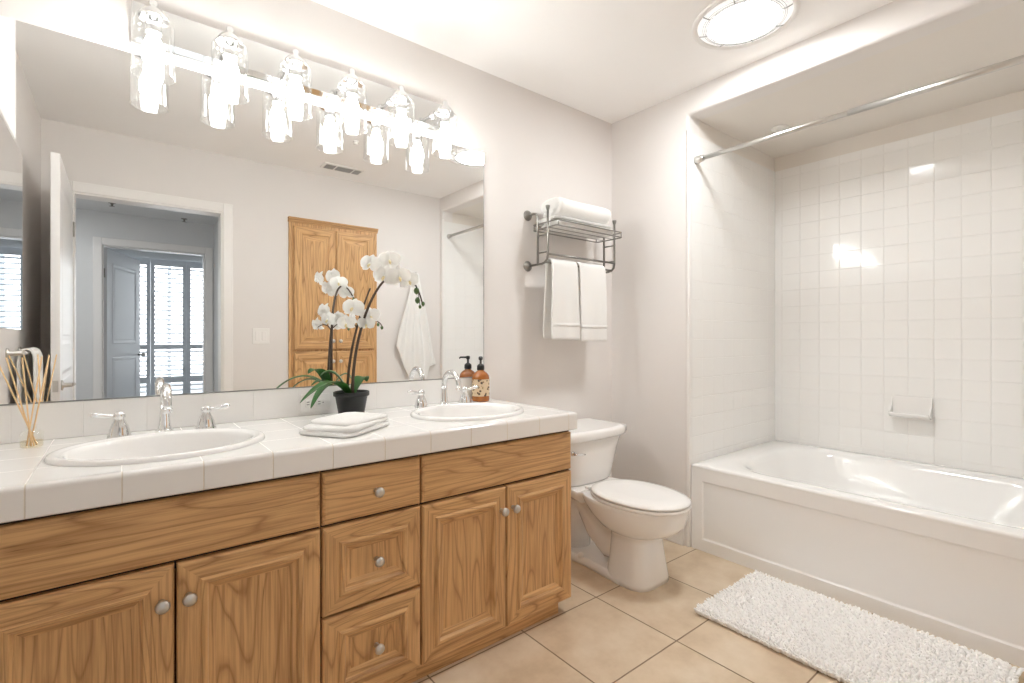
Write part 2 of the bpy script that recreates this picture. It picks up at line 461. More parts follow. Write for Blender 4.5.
w = MB().box(HX0, WX0, BY - .12, BY, 0, 2.447).box(WX1, BX1, BY - .12, BY, 0, 2.447).box(WX0, WX1, BY - .12, BY, 0, WZ0).box(WX0, WX1, BY - .12, BY, WZ1, 2.447)
struct(w, 'wall_bedroom_back', M['hall'])
win = MB()
for x0, x1 in ((WX0, WX0 + .05), (WX1 - .05, WX1), (.53, .57)): win.box(x0, x1, BY - .1, BY - .05, WZ0, WZ1)
win.box(WX0, WX1, BY - .1, BY - .05, WZ0, WZ0 + .05).box(WX0, WX1, BY - .1, BY - .05, WZ1 - .05, WZ1)
wf = struct(win, 'window_1', M['shutter'])
g = MB().box(WX0 + .04, WX1 - .04, BY - .078, BY - .072, WZ0 + .04, WZ1 - .04).build('window_pane', M['pane'], wf)

# plantation shutters in front of the window: one thing per hinged leaf
def shutter_leaf(x0, x1, label):
    t = thing('window_shutter', label, 'shutter', (x0, BY + .03, WZ0), 'shutters over the bedroom window')
    y0, y1 = BY + .015, BY + .045
    fr = MB().box(x0, x0 + .045, y0, y1, WZ0, WZ1).box(x1 - .045, x1, y0, y1, WZ0, WZ1)
    for z0, z1 in ((WZ0, WZ0 + .09), (.50, .59), (.965, 1.03), (WZ1 - .09, WZ1)): fr.box(x0 + .045, x1 - .045, y0, y1, z0, z1)
    fr.build('shutter_frame', M['shutter'], t)
    lv = MB()
    for a, b in ((WZ0 + .09, .50), (.59, .965), (1.03, WZ1 - .09)):
        n = max(2, round((b - a) / .062)); st = (b - a) / n
        for k in range(n):
            z = a + st * (k + .5); dy, dz = .029, .012
            lv.add([(x0 + .046, (y0 + y1) / 2 - dy, z + dz), (x1 - .046, (y0 + y1) / 2 - dy, z + dz), (x1 - .046, (y0 + y1) / 2 + dy, z - dz), (x0 + .046, (y0 + y1) / 2 + dy, z - dz)], [(0, 1, 2, 3)])
    lo = lv.build('louvers', M['shutter'], t, solid=.010); lo['kind'] = 'stuff'
    return t
shutter_leaf(WX0, .335, 'white louvered shutter leaf half hidden behind the open bedroom door')
shutter_leaf(.337, .745, 'white louvered shutter leaf beside the free edge of the bedroom door')
shutter_leaf(.747, WX1, 'white louvered shutter leaf by the bedroom door casing, cut off by it')

# ------------------------------------------------------------------ vanity
ZT, ZU, YV, XV = 0.818, 0.748, -0.600, 1.462       # counter top, its underside, counter front, counter end
YD = -0.588                                        # face of the doors
DOORP = [(0, -.007), (.003, -.002), (.009, 0), (.046, 0), (.048, .004), (.053, .007), (.060, .006), (.064, .001), (.066, -.004), (.074, -.006), (.082, -.011), (.084, -.012)]
SLABP = [(0, -.009), (.003, -.004), (.008, -.001), (.016, 0)]

def knob(x, z, parent, y=YD, sgn=-1, s=1.0):
    pr = [(.008, 0), (.0075, .003), (.0055, .006), (.005, .012), (.008, .016), (.0135, .020), (.0155, .025), (.0145, .030), (.0105, .034), (.004, .0358), (.0005, .036)]
    return MB().lathe([(r * s, h * s) for r, h in pr], (x, y, z), 20, '-y' if sgn < 0 else 'y').build('knob', M['nickel'], parent)

def door_front(name, parent, x0, x1, z0, z1, prof, y=YD, sgn=-1):
    U = (1, 0, 0); V = (0, 0, 1); N = (0, sgn, 0)
    slab = len(prof) < 6
    mb = MB().panel((x0, y, z0), U, V, N, x1 - x0, z1 - z0, prof, -.02, 1 if slab else 0, 1)
    return mb.build(name, [M['oak_v'], M['oak_h']], parent)

def carcass(t, x0, x1, end_left=False, end_right=False):
    """hollow cabinet box: sides, bottom, back rail and a face frame coloured near-black to paint the shadow gaps"""
    b = MB()
    yb, yf, z0, z1 = -.012, YD + .021, .060, ZU - .004
    b.box(x0, x0 + .018, yf, yb, z0, z1).box(x1 - .018, x1, yf, yb, z0, z1)
    b.box(x0 + .018, x1 - .018, yf, yb, z0, z0 + .018)
    b.box(x0 + .018, x1 - .018, yb - .01, yb, z0 + .018, z1)
    b.build('cabinet_box', M['oak_v'], t)
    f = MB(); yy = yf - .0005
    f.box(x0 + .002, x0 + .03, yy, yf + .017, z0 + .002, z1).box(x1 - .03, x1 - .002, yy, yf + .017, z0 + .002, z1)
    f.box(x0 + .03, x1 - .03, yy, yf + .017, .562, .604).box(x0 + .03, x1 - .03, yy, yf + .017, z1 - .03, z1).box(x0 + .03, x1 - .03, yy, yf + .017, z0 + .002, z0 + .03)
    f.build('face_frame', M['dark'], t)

def toe(t, x0, x1, y=-.552, ex=0):
    MB().box(x0, x1, y, y + .016, 0, .060).build('toe_kick', [M['oak_h']], t)

gap = .0025
def sink_base(x0, x1, xm, label, xtoe):
    t = thing('sink_cabinet', label, 'cabinet', ((x0 + x1) / 2, -.30, 0), 'oak vanity cabinets')
    carcass(t, x0, x1); toe(t, x0, xtoe)
    door_front('false_front', t, x0 + gap, x1 - gap, .587, .737, SLABP)
    for a, b, kx in ((x0 + gap, xm - gap, xm - .027), (xm + gap, x1 - gap, xm + .026)):
        d = door_front('cabinet_door', t, a, b, .063, .5795, DOORP)
        knob(kx, .497, d)
    return t
XA, XS0, XS1, XE = -0.238, 0.4478, 0.7615, 1.446
sink_base(XA, XS0 - .0005, .106, 'oak sink cabinet with two panelled doors at the reed diffuser end of the counter', XS0 - .0005)
tr = sink_base(XS1 + .0005, XE, 1.1085, 'oak sink cabinet with two panelled doors standing next to the toilet', XE - .045)
t = thing('drawer_cabinet', 'oak drawer unit of three knobbed drawers between the two sink cabinets', 'cabinet', ((XS0 + XS1) / 2, -.30, 0), 'oak vanity cabinets')
carcass(t, XS0, XS1); toe(t, XS0, XS1)
for z0, z1, pr, kz in ((.587, .737, SLABP, .660), (.327, .5795, DOORP, .453), (.063, .320, DOORP, .193)):
    d = door_front('drawer', t, XS0 + gap, XS1 - gap, z0, z1, pr); knob((XS0 + XS1) / 2 + .003, kz, d)
tag(MB().box(XL, XA - .001, YD + .021, -.012, .068, ZU - .004).build('filler_panel', M['oak_v']), 'narrow oak filler between the vanity and the side wall', 'panel')

# counter top with two oval cut-outs
SINKS = [(.103, -.337, .248, .198), (1.108, -.337, .240, .198)]
def counter():
    t = thing('countertop', 'white tiled vanity countertop with bullnose edge and low tile backsplash', 'countertop', (.5, -.3, ZU))
    b = MB(); x0, x1, y0, y1 = XL, XV - .012, YV + .012, -.001
    xs = [x0]
    for cx, cy, a, c in SINKS: xs += [cx - a - .03, cx + a + .03]
    xs.append(x1)
    for i in range(0, len(xs), 2): b.add([(xs[i], y0, ZT), (xs[i + 1], y0, ZT), (xs[i + 1], y1, ZT), (xs[i], y1, ZT)], [(0, 1, 2, 3)])
    for k, (cx, cy, a, c) in enumerate(SINKS):
        L, R = xs[2 * k + 1], xs[2 * k + 2]; n = 64; out = []; inn = []; low = []
        for j in range(n):
            th = 2 * PI * j / n; dx, dy = math.cos(th), math.sin(th)
            ex, ey = cx + (a - .02) * dx, cy + (c - .02) * dy
            sx = ((R - cx) if dx > 0 else (cx - L)) / max(abs(dx), 1e-6); sy = ((y1 - cy) if dy > 0 else (cy - y0)) / max(abs(dy), 1e-6)
            q = min(sx, sy); out.append((cx + q * dx, cy + q * dy, ZT)); inn.append((ex, ey, ZT)); low.append((ex, ey, ZT - .03))
        for crn in ((L, y0), (R, y0), (R, y1), (L, y1)):      # snap the nearest ring point to each corner
            j = min(range(n), key=lambda q: (out[q][0] - crn[0]) ** 2 + (out[q][1] - crn[1]) ** 2); out[j] = (crn[0], crn[1], ZT)
        b.rings([out, inn, low], 0, False, False, False)
    b.build('counter_surface', M['counter'], t)
    # bullnose front and end: a profile swept round the corner
    prof = [(0, 0, 0)]
    prof = [(.014, 0)] + [(.012 - .012 * math.sin(a), -.012 + .012 * math.cos(a)) for a in [PI / 2 * i / 5 for i in range(6)]] + [(0, -.066), (.004, -.07), (.03, -.07)]
    rows = []
    for d, z in prof:
        rows.append([(XL, YV + d, ZT + z), (XV - d, YV + d, ZT + z), (XV - d, -.001, ZT + z)])
    e = MB()
    for r0, r1 in zip(rows, rows[1:]):
        e.add([r0[0], r0[1], r1[1], r1[0]], [(0, 1, 2, 3)], 0, True); e.add([r0[1], r0[2], r1[2], r1[1]], [(0, 1, 2, 3)], 0, True)
    e.build('edge_tile', M['nosing'], t)
    MB().box(XL, XV - .004, -.011, -.001, ZT, .927).build('backsplash', M['splash'], t, .003)
    return t
counter()

def sink(cx, cy, a, c, label):
    t = thing('sink_basin', label, 'sink', (cx, cy, ZT), 'oval sinks in the vanity counter')
    prof = [(1.0, .0005), (.998, .006), (.985, .011), (.96, .0135), (.93, .013), (.905, .0105), (.885, .009), (.87, .0085), (.855, .005), (.84, -.004), (.82, -.022), (.79, -.05), (.73, -.085), (.6, -.118), (.42, -.134), (.2, -.142), (.085, -.145)]
    rr = [[(cx + a * k * math.cos(2 * PI * j / 64), cy + c * k * math.sin(2 * PI * j / 64), ZT + z) for j in range(64)] for k, z in prof]
    MB().rings(rr, 0, True, False, False).build('basin', M['porcelain'], t)
    MB().lathe([(.024, -.1455), (.024, -.143), (.018, -.142), (.016, -.146), (.001, -.147)], (cx, cy, ZT), 24).build('drain', M['chrome'], t)
    for s_ in (t,): pass
    return t
sink(*SINKS[0], 'oval white drop-in sink nearest the reed diffuser')
sink(*SINKS[1], 'oval white drop-in sink in front of the amber soap bottle')

def faucet(cx, label):
    y = -.105
    t = thing('faucet', label, 'faucet', (cx, y, ZT), 'chrome widespread faucets'); Z = ZT + .0008
    base = [(.027, 0), (.0275, .004), (.024, .008), (.02, .013), (.0165, .025), (.0145, .045), (.0135, .07), (.0128, .09)]
    sp = MB().lathe(base, (cx, y, Z), 20)
    path = []
    for i in range(17):
        a = PI * (1.0 - i / 16 * 0.93)
        path.append((cx, y - .06 - .06 * math.cos(a), Z + .09 + .062 * math.sin(a)))
    path = [(cx, y, Z + .075)] + path
    e = path[-1]; path.append((cx, e[1] - .001, e[2] - .016))
    R = [.0128] + [.0125 - .0015 * i / 16 for i in range(17)] + [.0115]
    sp.tube(path, R, 14)
    sp.lathe([(.0115, .0), (.0135, .002), (.0135, .012), (.0115, .015)], (cx, e[1] - .001, e[2] - .026), 16)
    sp.build('spout', M['chrome'], t)
    for s in (-1, 1):
        hx = cx + s * .112; hy = y + .004
        h = MB().lathe([(.030, 0), (.0305, .004), (.0275, .008), (.0268, .014), (.0245, .026), (.0195, .040), (.0135, .053), (.0125, .057), (.0145, .060), (.0155, .067), (.013, .074), (.007, .078), (.001, .079)], (hx, hy, Z), 20)
        lp = [(hx, hy, Z + .066), (hx + s * .018, hy - .002, Z + .066), (hx + s * .038, hy - .005, Z + .069), (hx + s * .058, hy - .008, Z + .073), (hx + s * .068, hy - .009, Z + .075)]
        h.tube(lp, [.006, .0055, .0075, .0085, .005], 12)
        h.build('faucet_handle', M['chrome'], t)
    return t
faucet(.113, 'chrome high-arc faucet with two lever handles nearest the reed diffuser')
faucet(1.131, 'chrome high-arc faucet with two lever handles beside the amber soap bottle')

# ------------------------------------------------------------------ mirror
t = thing('wall_mirror', 'wide frameless wall mirror above the vanity', 'mirror', (.5, 0, .93))
MB().box(XL + .001, 1.414, -.007, -.0005, .931, 2.036).build('mirror_glass', M['mirror'], t)
MB().box(XL + .001, 1.414, -.0105, -.0005, .9275, .931).build('bottom_channel', M['channel'], t)
MB().box(1.414, 1.4165, -.0075, -.0005, .931, 2.036).build('mirror_edge', M['channel'], t)

# ------------------------------------------------------------------ light bar over the mirror
t = thing('vanity_light', 'chrome vanity light bar with six clear glass jar shades above the mirror', 'lamp', (.6, 0, 2.13))
MB().panel((.03, -.03, 2.066), (1, 0, 0), (0, 0, 1), (0, -1, 0), 1.14, .134, [(0, -.012), (.003, -.006), (.022, .0)], -.0295, 0, 0).build('backplate', M['plate'], t)
for k in range(6):
    x, y = .083 + .2068 * k, -.135
    z0 = 1.925
    sh = MB().lathe([(.0535, 0), (.0545, .003), (.0545, .12), (.0545, .152), (.0535, .162), (.050, .170), (.044, .175), (.036, .178)], (x, y, z0), 32, cap0=False, cap1=False)
    so = sh.build('glass_shade', M['glass'], t)
    MB().lathe([(.0535, -.0015), (.0562, .0005), (.0562, .0035), (.0535, .005)], (x, y, z0), 32, cap0=False, cap1=False).build('shade_rim', M['glass'], so)
    MB().lathe([(.040, .174), (.041, .180), (.036, .190), (.027, .201), (.017, .210), (.0125, .218), (.0125, .226), (.010, .231), (.001, .233)], (x, y, z0), 24).lathe([(.021, .13), (.022, .135), (.022, .178)], (x, y, z0), 20).build('shade_cap', M['chrome'], t)
    arm = [(x, -.03, z0 + .205), (x, -.06, z0 + .212), (x, -.095, z0 + .214), (x, -.125, z0 + .211)]
    MB().tube(arm, .007, 10).lathe([(.019, .0), (.018, .006), (.010, .010)], (x, -.03, z0 + .205), 16, '-y').build('arm', M['chrome'], t)
    MB().lathe([(.012, .132), (.0145, .124), (.021, .108), (.0275, .088), (.030, .068), (.0275, .048), (.020, .032), (.010, .024), (.001, .022)], (x, y, z0), 14).build('light_bulb', M['bulb'], t)

# ------------------------------------------------------------------ ceiling fittings
t = thing('ceiling_light', 'round recessed ceiling light with glowing lens and ribbed white ring', 'lamp', (2.04, -1.0, ZC))
cl = (2.04, -1.0, ZC)
MB().lathe([(.205, 0), (.205, -.006), (.200, -.011), (.190, -.012), (.183, -.008), (.181, -.003)], cl, 56, cap0=False, cap1=False).build('trim_ring', M['trim'], t)
MB().lathe([(.136, -.0125), (.10, -.0145), (.001, -.016)], cl, 48, cap0=False).build('light_lens', M['dome'], t)
MB().lathe([(.182, -.003), (.170, -.008), (.150, -.0115), (.136, -.0125)], cl, 48, cap0=False, cap1=False).build('prism_ring', M['ring'], t)
rb = MB()
for r in (.176, .168, .160, .152, .144): rb.tube([(cl[0] + r * math.cos(2 * PI * i / 48), cl[1] + r * math.sin(2 * PI * i / 48), ZC - .0015 - .0115 * min(1, (.184 - r) / .03)) for i in range(48)], .0011, 5, closed=True)
for i in range(8):
    a = 2 * PI * i / 8 + .25
    rb.tube([(cl[0] + r * math.cos(a), cl[1] + r * math.sin(a), ZC - z) for r, z in ((.137, .0135), (.155, .0125), (.180, .006))], .0026, 6)
rb.build('lens_ribs', M['rib'], t)

t = thing('ceiling_vent', 'small white ceiling air vent with three banks of dark slots', 'vent', (1.37, -1.855, ZC))
MB().box(1.215, 1.525, -1.92, -1.79, ZC - .008, ZC).build('vent_frame', M['white_plastic'], t, .003)
for a, b in ((1.235, 1.305), (1.32, 1.44), (1.455, 1.505)):
    sl = MB().box(a, b, -1.9, -1.81, ZC - .0095, ZC - .0075)
    for i in range(6): sl.box(a, b, -1.897 + i * .0155, -1.889 + i * .0155, ZC - .0115, ZC - .0095)
    sl.build('slot_bank', M['vent_grey'], t)
tag(MB().lathe([(.02, 0), (.02, -.004), (.013, -.007), (.012, -.018), (.017, -.02), (.001, -.021)], (1.25, -1.268, ZC), 20).build('sprinkler_head', M['white_plastic']), 'tiny white sprinkler on the bathroom ceiling near the vent', 'sprinkler')
tag(MB().lathe([(.045, 0), (.044, -.005), (.03, -.009), (.015, -.011), (.012, -.02), (.02, -.023), (.001, -.024)], (2.94, -.76, ZH), 24).build('sprinkler_head', M['white_plastic']), 'round white sprinkler on the alcove ceiling behind the shower rod', 'sprinkler')
for (x, y), l in (((-.05, -3.79), 'sprinkler on the hall ceiling nearer the open bathroom door'), ((.526, -4.10), 'sprinkler on the hall ceiling above the bedroom doorway')):
    tag(MB().lathe([(.028, 0), (.027, -.005), (.012, -.008), (.008, -.03), (.022, -.033), (.001, -.035)], (x, y, HZ), 16).build('sprinkler_head', M['pewter']), 'small dark ' + l, 'sprinkler')

# ------------------------------------------------------------------ bathtub
def rrect(cx, cy, hx, hy, r, n=10, sup=None):
    pts = []
    for qx, qy, a0 in ((1, 1, 0), (-1, 1, PI / 2), (-1, -1, PI), (1, -1, 3 * PI / 2)):
        for i in range(n):
            a = a0 + PI / 2 * i / (n - 1)
            pts.append((cx + qx * (hx - r) + r * math.cos(a), cy + qy * (hy - r) + r * math.sin(a)))
    return pts
ZR = .448
TX0, TX1, TY0, TY1 = 2.394, XB - .009, AF + .009, AE - .013
t = thing('bathtub', 'white built-in bathtub with a panelled apron in the tiled alcove', 'bathtub', (2.9, -1.29, 0))
cx, cy = (TX0 + TX1) / 2, (TY0 + TY1) / 2; hx, hy = (TX1 - TX0) / 2, (TY1 - TY0) / 2
def ring(ix, iy, r, z, dx=0): return [(x, y, z) for x, y in rrect(cx + dx, cy, hx - ix, hy - iy, r)]
rr = [ring(.012, 0.0, .004, ZR - .035), ring(.004, 0, .006, ZR - .012), ring(.006, .002, .01, ZR - .003), ring(.014, .01, .012, ZR), ring(.07, .10, .2, ZR - .002, .02), ring(.085, .125, .24, ZR - .004, .02), ring(.10, .145, .25, ZR - .014, .02), ring(.112, .16, .26, ZR - .04, .02), ring(.14, .21, .26, ZR - .18, .02), ring(.18, .27, .25, ZR - .30, .02), ring(.23, .33, .2, ZR - .345, .02), ring(.33, .45, .12, ZR - .36, .02)]
MB().rings(rr, 0, True, False, True).build('tub_basin', M['acrylic'], t)
# apron with a recessed field
a = MB().panel((TX0 + .006, TY1, 0.0), (0, -1, 0), (0, 0, 1), (-1, 0, 0), TY1 - TY0, ZR - .02,
               [(0, 0), (.0605, 0), (.064, -.002), (.068, -.004), (.072, -.0045)], -.03, 0, 0)
a.build('apron', M['acrylic'], t, .003)
MB().lathe([(.026, 0), (.026, .003), (.02, .005), (.001, .004)], (cx + .05, AF + .33, ZR - .36), 20).build('drain', M['chrome'], t)

t = thing('soap_dish', 'white ceramic soap dish set in the tiled alcove wall', 'soap dish', (XB - .03, -1.255, .74))
xs = XB - .008
MB().box(xs - .010, xs, -1.345, -1.165, .680, .800).build('back_plate', M['porcelain'], t, .004, 3)
d = []
for k, (ex, z) in enumerate(((.004, .684), (.045, .690), (.066, .700), (.070, .712), (.066, .712), (.055, .702), (.010, .700))):
    d.append([(xs - .008 - ex, y, z) for y in (-1.342, -1.325, -1.255, -1.185, -1.168)])
MB().grid(d).build('tray', M['porcelain'], t, solid=.004)
for y in (-1.345, -1.173):
    a = [(xs - .006, y, .684), (xs - .050, y, .694), (xs - .064, y, .712), (xs - .030, y, .745), (xs - .012, y, .796), (xs - .006, y, .796)]
    MB().rings([a, [(q[0], q[1] + .008, q[2]) for q in a]], 0, False).build('end_cheek', M['porcelain'], t)

t = thing('shower_rod', 'brushed nickel shower curtain rod spanning the tub alcove', 'rod', (2.45, -1.29, 2.085))
MB().tube([(2.45, AE - .035, 2.085), (2.45, -1.25, 2.086)], .0115, 14).tube([(2.45, -1.25, 2.086), (2.45, AF + .035, 2.086)], .0135, 14).build('tube', M['nickel'], t)
for y0, s in ((AE - .008, -1), (AF + .008, 1)):
    MB().lathe([(.021, 0), (.021, .012), (.018, .03), (.0165, .045), (.0125, .047)], (2.45, y0, 2.085), 20, '-y' if s < 0 else 'y').build('end_cap', M['nickel'], t)

# ------------------------------------------------------------------ toilet
def toilet():
    t = thing('toilet', 'white toilet with closed lid between the vanity and the tub', 'toilet', (1.902, -.42, 0))
    X = 1.902
    # bowl + pedestal: stacked egg-shaped sections (y of back, y of front, half width, squareness, z)
    def egg(yb, yf, hw, z, n=48, e=2.0, yc=None):
        pts = []; cyy = yc if yc is not None else yb + (yf - yb) * .42
        for j in range(n):
            a = 2 * PI * j / n; c, s = math.cos(a), math.sin(a)
            sx = math.copysign(abs(c) ** (2 / e), c); sy = math.copysign(abs(s) ** (2 / e), s)
            L = (cyy - yf) if s < 0 else (yb - cyy)
            pts.append((X + hw * sx, cyy + L * sy, z))
        return pts
    # pedestal column at the front, then the rounded bowl over it
    rr = [egg(-.45, -.684, .128, 0, e=3.6, yc=-.56), egg(-.45, -.682, .127, .02, e=3.6, yc=-.56), egg(-.455, -.672, .117, .10, e=3.2, yc=-.565), egg(-.455, -.662, .108, .19, e=2.9, yc=-.565), egg(-.45, -.664, .108, .216, e=2.8, yc=-.565), egg(-.42, -.70, .125, .229, e=2.4, yc=-.56), egg(-.39, -.735, .146, .243, e=2.3, yc=-.56), egg(-.36, -.770, .163, .264, e=2.2, yc=-.56), egg(-.32, -.790, .174, .291, yc=-.55, e=2.2), egg(-.28, -.798, .179, .325, yc=-.55, e=2.2), egg(-.26, -.803, .182, .348, yc=-.55, e=2.2), egg(-.26, -.804, .182, .360, yc=-.55, e=2.2), egg(-.26, -.798, .177, .366, yc=-.55, e=2.2)]
    MB().rings(rr, 0, True).build('bowl', M['porcelain'], t)
    # foot slab running back to the wall, narrow waist, and the exposed trapway above it
    f = MB()
    ft = []
    for z, g in ((0, 0), (.018, 0), (.03, -.006), (.036, -.016)):
        row = []
        for y, hw in ((-.10, .06), (-.115, .1), (-.16, .118), (-.24, .118), (-.34, .112), (-.46, .122), (-.56, .13)): row.append((X - hw - g, y + (g if y > -.2 else 0), z))
        for y, hw in ((-.56, .13), (-.46, .122), (-.34, .112), (-.24, .118), (-.16, .118), (-.115, .1), (-.10, .06)): row.append((X + hw + g, y + (g if y > -.2 else 0), z))
        ft.append(row)
    f.rings(ft, 0, True).build('foot', M['porcelain'], t)
    tw = MB().tube([(X, -.58, .20), (X, -.50, .13), (X, -.42, .12), (X, -.34, .17), (X, -.28, .25), (X, -.235, .29), (X, -.19, .25), (X, -.165, .16), (X, -.16, .03)], [.09, .085, .082, .078, .074, .072, .072, .074, .082], 20)
    tw.build('trapway', M['porcelain'], t)
    # deck that carries the tank
    dk = []
    for z, k in ((.315, .80), (.335, .93), (.355, 1.0), (.368, 1.0), (.376, .985)):
        row = []
        for y, hw in ((-.075, .10), (-.085, .135), (-.20, .155), (-.28, .162), (-.34, .172)): row.append((X - hw * k, y, z))
        for y, hw in ((-.34, .172), (-.28, .162), (-.20, .155), (-.085, .135), (-.075, .10)): row.append((X + hw * k, y, z))
        dk.append(row)
    MB().rings(dk, 0, True).build('deck', M['porcelain'], t)
    for s in (-1, 1): MB().lathe([(.014, .03), (.0155, .034), (.015, .044), (.010, .052), (.001, .054)], (X + s * .105, -.30, 0), 16).build('bolt_cap', M['white_plastic'], t)
    # tank, wider at the top, bowed front
    def tank(hw, yb, yf, z, bow=.018, n=9):
        p = []
        for i in range(n):
            u = -1 + 2 * i / (n - 1); p.append((X + u * hw, yf - .036 - bow * (1 - u * u) + (.03 if abs(u) == 1 else .006 if abs(u) > .7 else 0), z))
        p += [(X + hw, yb - .02, z), (X + hw - .02, yb, z), (X - hw + .02, yb, z), (X - hw, yb - .02, z)]
        return p
    rr = [tank(.168, -.045, -.235, .376), tank(.182, -.04, -.245, .390), tank(.193, -.035, -.252, .44), tank(.216, -.03, -.262, .54), tank(.242, -.03, -.27, .604)]
    MB().rings(rr, 0, True).build('tank', M['porcelain'], t)
    rr = [tank(.245, -.028, -.27, .604), tank(.262, -.024, -.284, .608), tank(.266, -.022, -.288, .618), tank(.266, -.022, -.288, .640), tank(.260, -.026, -.282, .651), tank(.23, -.04, -.265, .655)]
    MB().rings(rr, 0, True).build('tank_lid', M['porcelain'], t)
    lv = MB().lathe([(.012, 0), (.012, .008), (.008, .012)], (1.735, -.304, .553), 16, '-y').tube([(1.735, -.319, .553), (1.75, -.325, .552), (1.78, -.329, .548), (1.80, -.329, .546)], [.007, .006, .006, .004], 10)
    lv.build('flush_lever', M['chrome'], t)
    # seat ring and closed lid
    def outline(g, z): return egg(-.335 + g, -.815 - g, .182 + g, z - .030, e=2.15, yc=-.56)
    MB().rings([outline(-.004, .396), outline(.001, .399), outline(.002, .406), outline(-.003, .411)], 0, True).build('seat', M['seat'], t)
    ld = MB().rings([outline(-.006, .4135), outline(0, .416), outline(.001, .422), outline(-.005, .428), outline(-.03, .432), outline(-.09, .434)], 0, True)
    lo = ld.build('seat_lid', M['seat'], t)
    for s in (-1, 1): MB().box(X + s * .075 - .022, X + s * .075 + .022, -.345, -.318, .374, .388).build('hinge', M['seat'], t, .005)
    return t
toilet()

# ------------------------------------------------------------------ bath mat
random.seed(4)
RX0, RX1, RY0, RY1 = 1.835, 2.345, -1.77, -.90
t = thing('bath_mat', 'shaggy white bath mat on the floor along the tub', 'rug', (2.09, -1.33, 0))
MB().box(RX0 + .006, RX1 - .006, RY0 + .006, RY1 - .006, .001, .010).build('mat_backing', M['pile'], t)
tf = MB(); sp = .0098
ny, nx = int((RY1 - RY0) / sp), int((RX1 - RX0) / sp)
for i in range(nx + 1):
    for j in range(ny + 1):
        x = RX0 + i * sp + random.uniform(-.003, .003); y = RY0 + j * sp + random.uniform(-.003, .003)
        a = random.uniform(0, 2 * PI); l = random.uniform(.004, .011); h = random.uniform(.021, .026)
        edge = min(i, nx - i, j, ny - j)
        if edge < 2:
            h *= .75; ox = (-1 if i < 2 else 1 if nx - i < 2 else 0); oy = (-1 if j < 2 else 1 if ny - j < 2 else 0)
            dx, dy = ox * .008 + math.cos(a) * l * .6, oy * .008 + math.sin(a) * l * .6
        else: dx, dy = math.cos(a) * l, math.sin(a) * l
        r = random.uniform(.0052, .0066)
        rr = []
        for k, (u, q) in enumerate(((0, .8), (.55, 1.0), (.85, .85), (1.0, .3))):
            rr.append([(x + dx * u * u + r * q * math.cos(2 * PI * m / 6), y + dy * u * u + r * q * math.sin(2 * PI * m / 6), .006 + h * u) for m in range(6)])
        tf.rings(rr, 0, True, False, True)
pl = tf.build('pile', M['pile'], t); pl['kind'] = 'stuff'

# ------------------------------------------------------------------ towel rack on the mirror wall, its towels
t = thing('towel_rack', 'pewter wall towel rack with a wire shelf above the toilet', 'towel rack', (1.95, 0, 1.5))
for x in (1.705, 2.222):
    fr = MB(); r = .0062
    fr.tube([(x, -.004, 1.772), (x, -.05, 1.772), (x, -.07, 1.768), (x, -.082, 1.752), (x, -.083, 1.70), (x, -.083, 1.505)], r, 10)
    fr.tube([(x, -.160, 1.776), (x, -.160, 1.60), (x, -.160, 1.545), (x, -.155, 1.522), (x, -.140, 1.508), (x, -.115, 1.502), (x, -.004, 1.502)], r, 10)
    fr.lathe([(.006, 0), (.008, .004), (.0115, .018), (.0115, .024), (.002, .026)], (x, -.160, 1.770), 14)
    for z in (1.65, 1.56): fr.tube([(x, -.083, z), (x, -.160, z)], .0042, 8)
    fr.build('side_frame', M['pewter'], t)
    for z in (1.772, 1.502):
        MB().lathe([(.028, 0), (.0275, .004), (.023, .007), (.020, .012), (.012, .016), (.009, .024)], (x, -.0005, z), 20, '-y').build('rosette', M['pewter'], t)
sh = MB()
for z in (1.711, 1.684):
    pts = [(x, y, z) for x, y in rrect(1.958, -.135, .253, .092, .014, 5)]
    sh.tube(pts, .0036, 8, closed=True)
for x in (1.715, 2.20):
    for y in (-.227, -.043): sh.tube([(x, y, 1.684), (x, y, 1.711)], .003, 6)
for i in range(2): sh.tube([(1.706, -.10 - i * .06, 1.684), (2.21, -.10 - i * .06, 1.684)], .002, 6)
sh.build('wire_shelf', M['pewter'], t)
MB().tube([(1.705, -.160, 1.548), (2.222, -.160, 1.548)], .0055, 10).build('rail', M['pewter'], t)
MB().tube([(1.705, -.140, 1.508), (2.222, -.140, 1.508)], .0055, 10).build('rail', M['pewter'], t)

def nz(p, s, a): return a * mnoise.noise(Vector(p) * s)

def ribbon(path, x0, x1, thick, mb=None, nx=16, wob=.003, seed=0.0):
    """a thick folded cloth whose (y, z) path is swept along x"""
    mb = mb or MB(); P = [Vector((0, y, z)) for y, z in path]; up = []; lo = []
    for i, p in enumerate(P):
        tg = (P[min(i + 1, len(P) - 1)] - P[max(i - 1, 0)]).normalized(); n = Vector((0, -tg.z, tg.y))
        e = 0.75 if i in (0, len(P) - 1) else 1.0
        up.append(p + n * thick / 2 * e); lo.append(p - n * thick / 2 * e)
    loop = up + lo[::-1]; rr = []
    for i in range(nx + 1):
        u = i / nx; x = x0 + (x1 - x0) * u; sh = 1 - .0 * u
        rr.append([(x + nz((q.y * 9, q.z * 9, u * 2 + seed), 1.0, wob), q.y + nz((x * 7, q.z * 20, seed), 1, wob), q.z + nz((x * 6, q.y * 14, seed + 5), 1, wob)) for q in loop])
    return mb.rings(rr, 0, True)

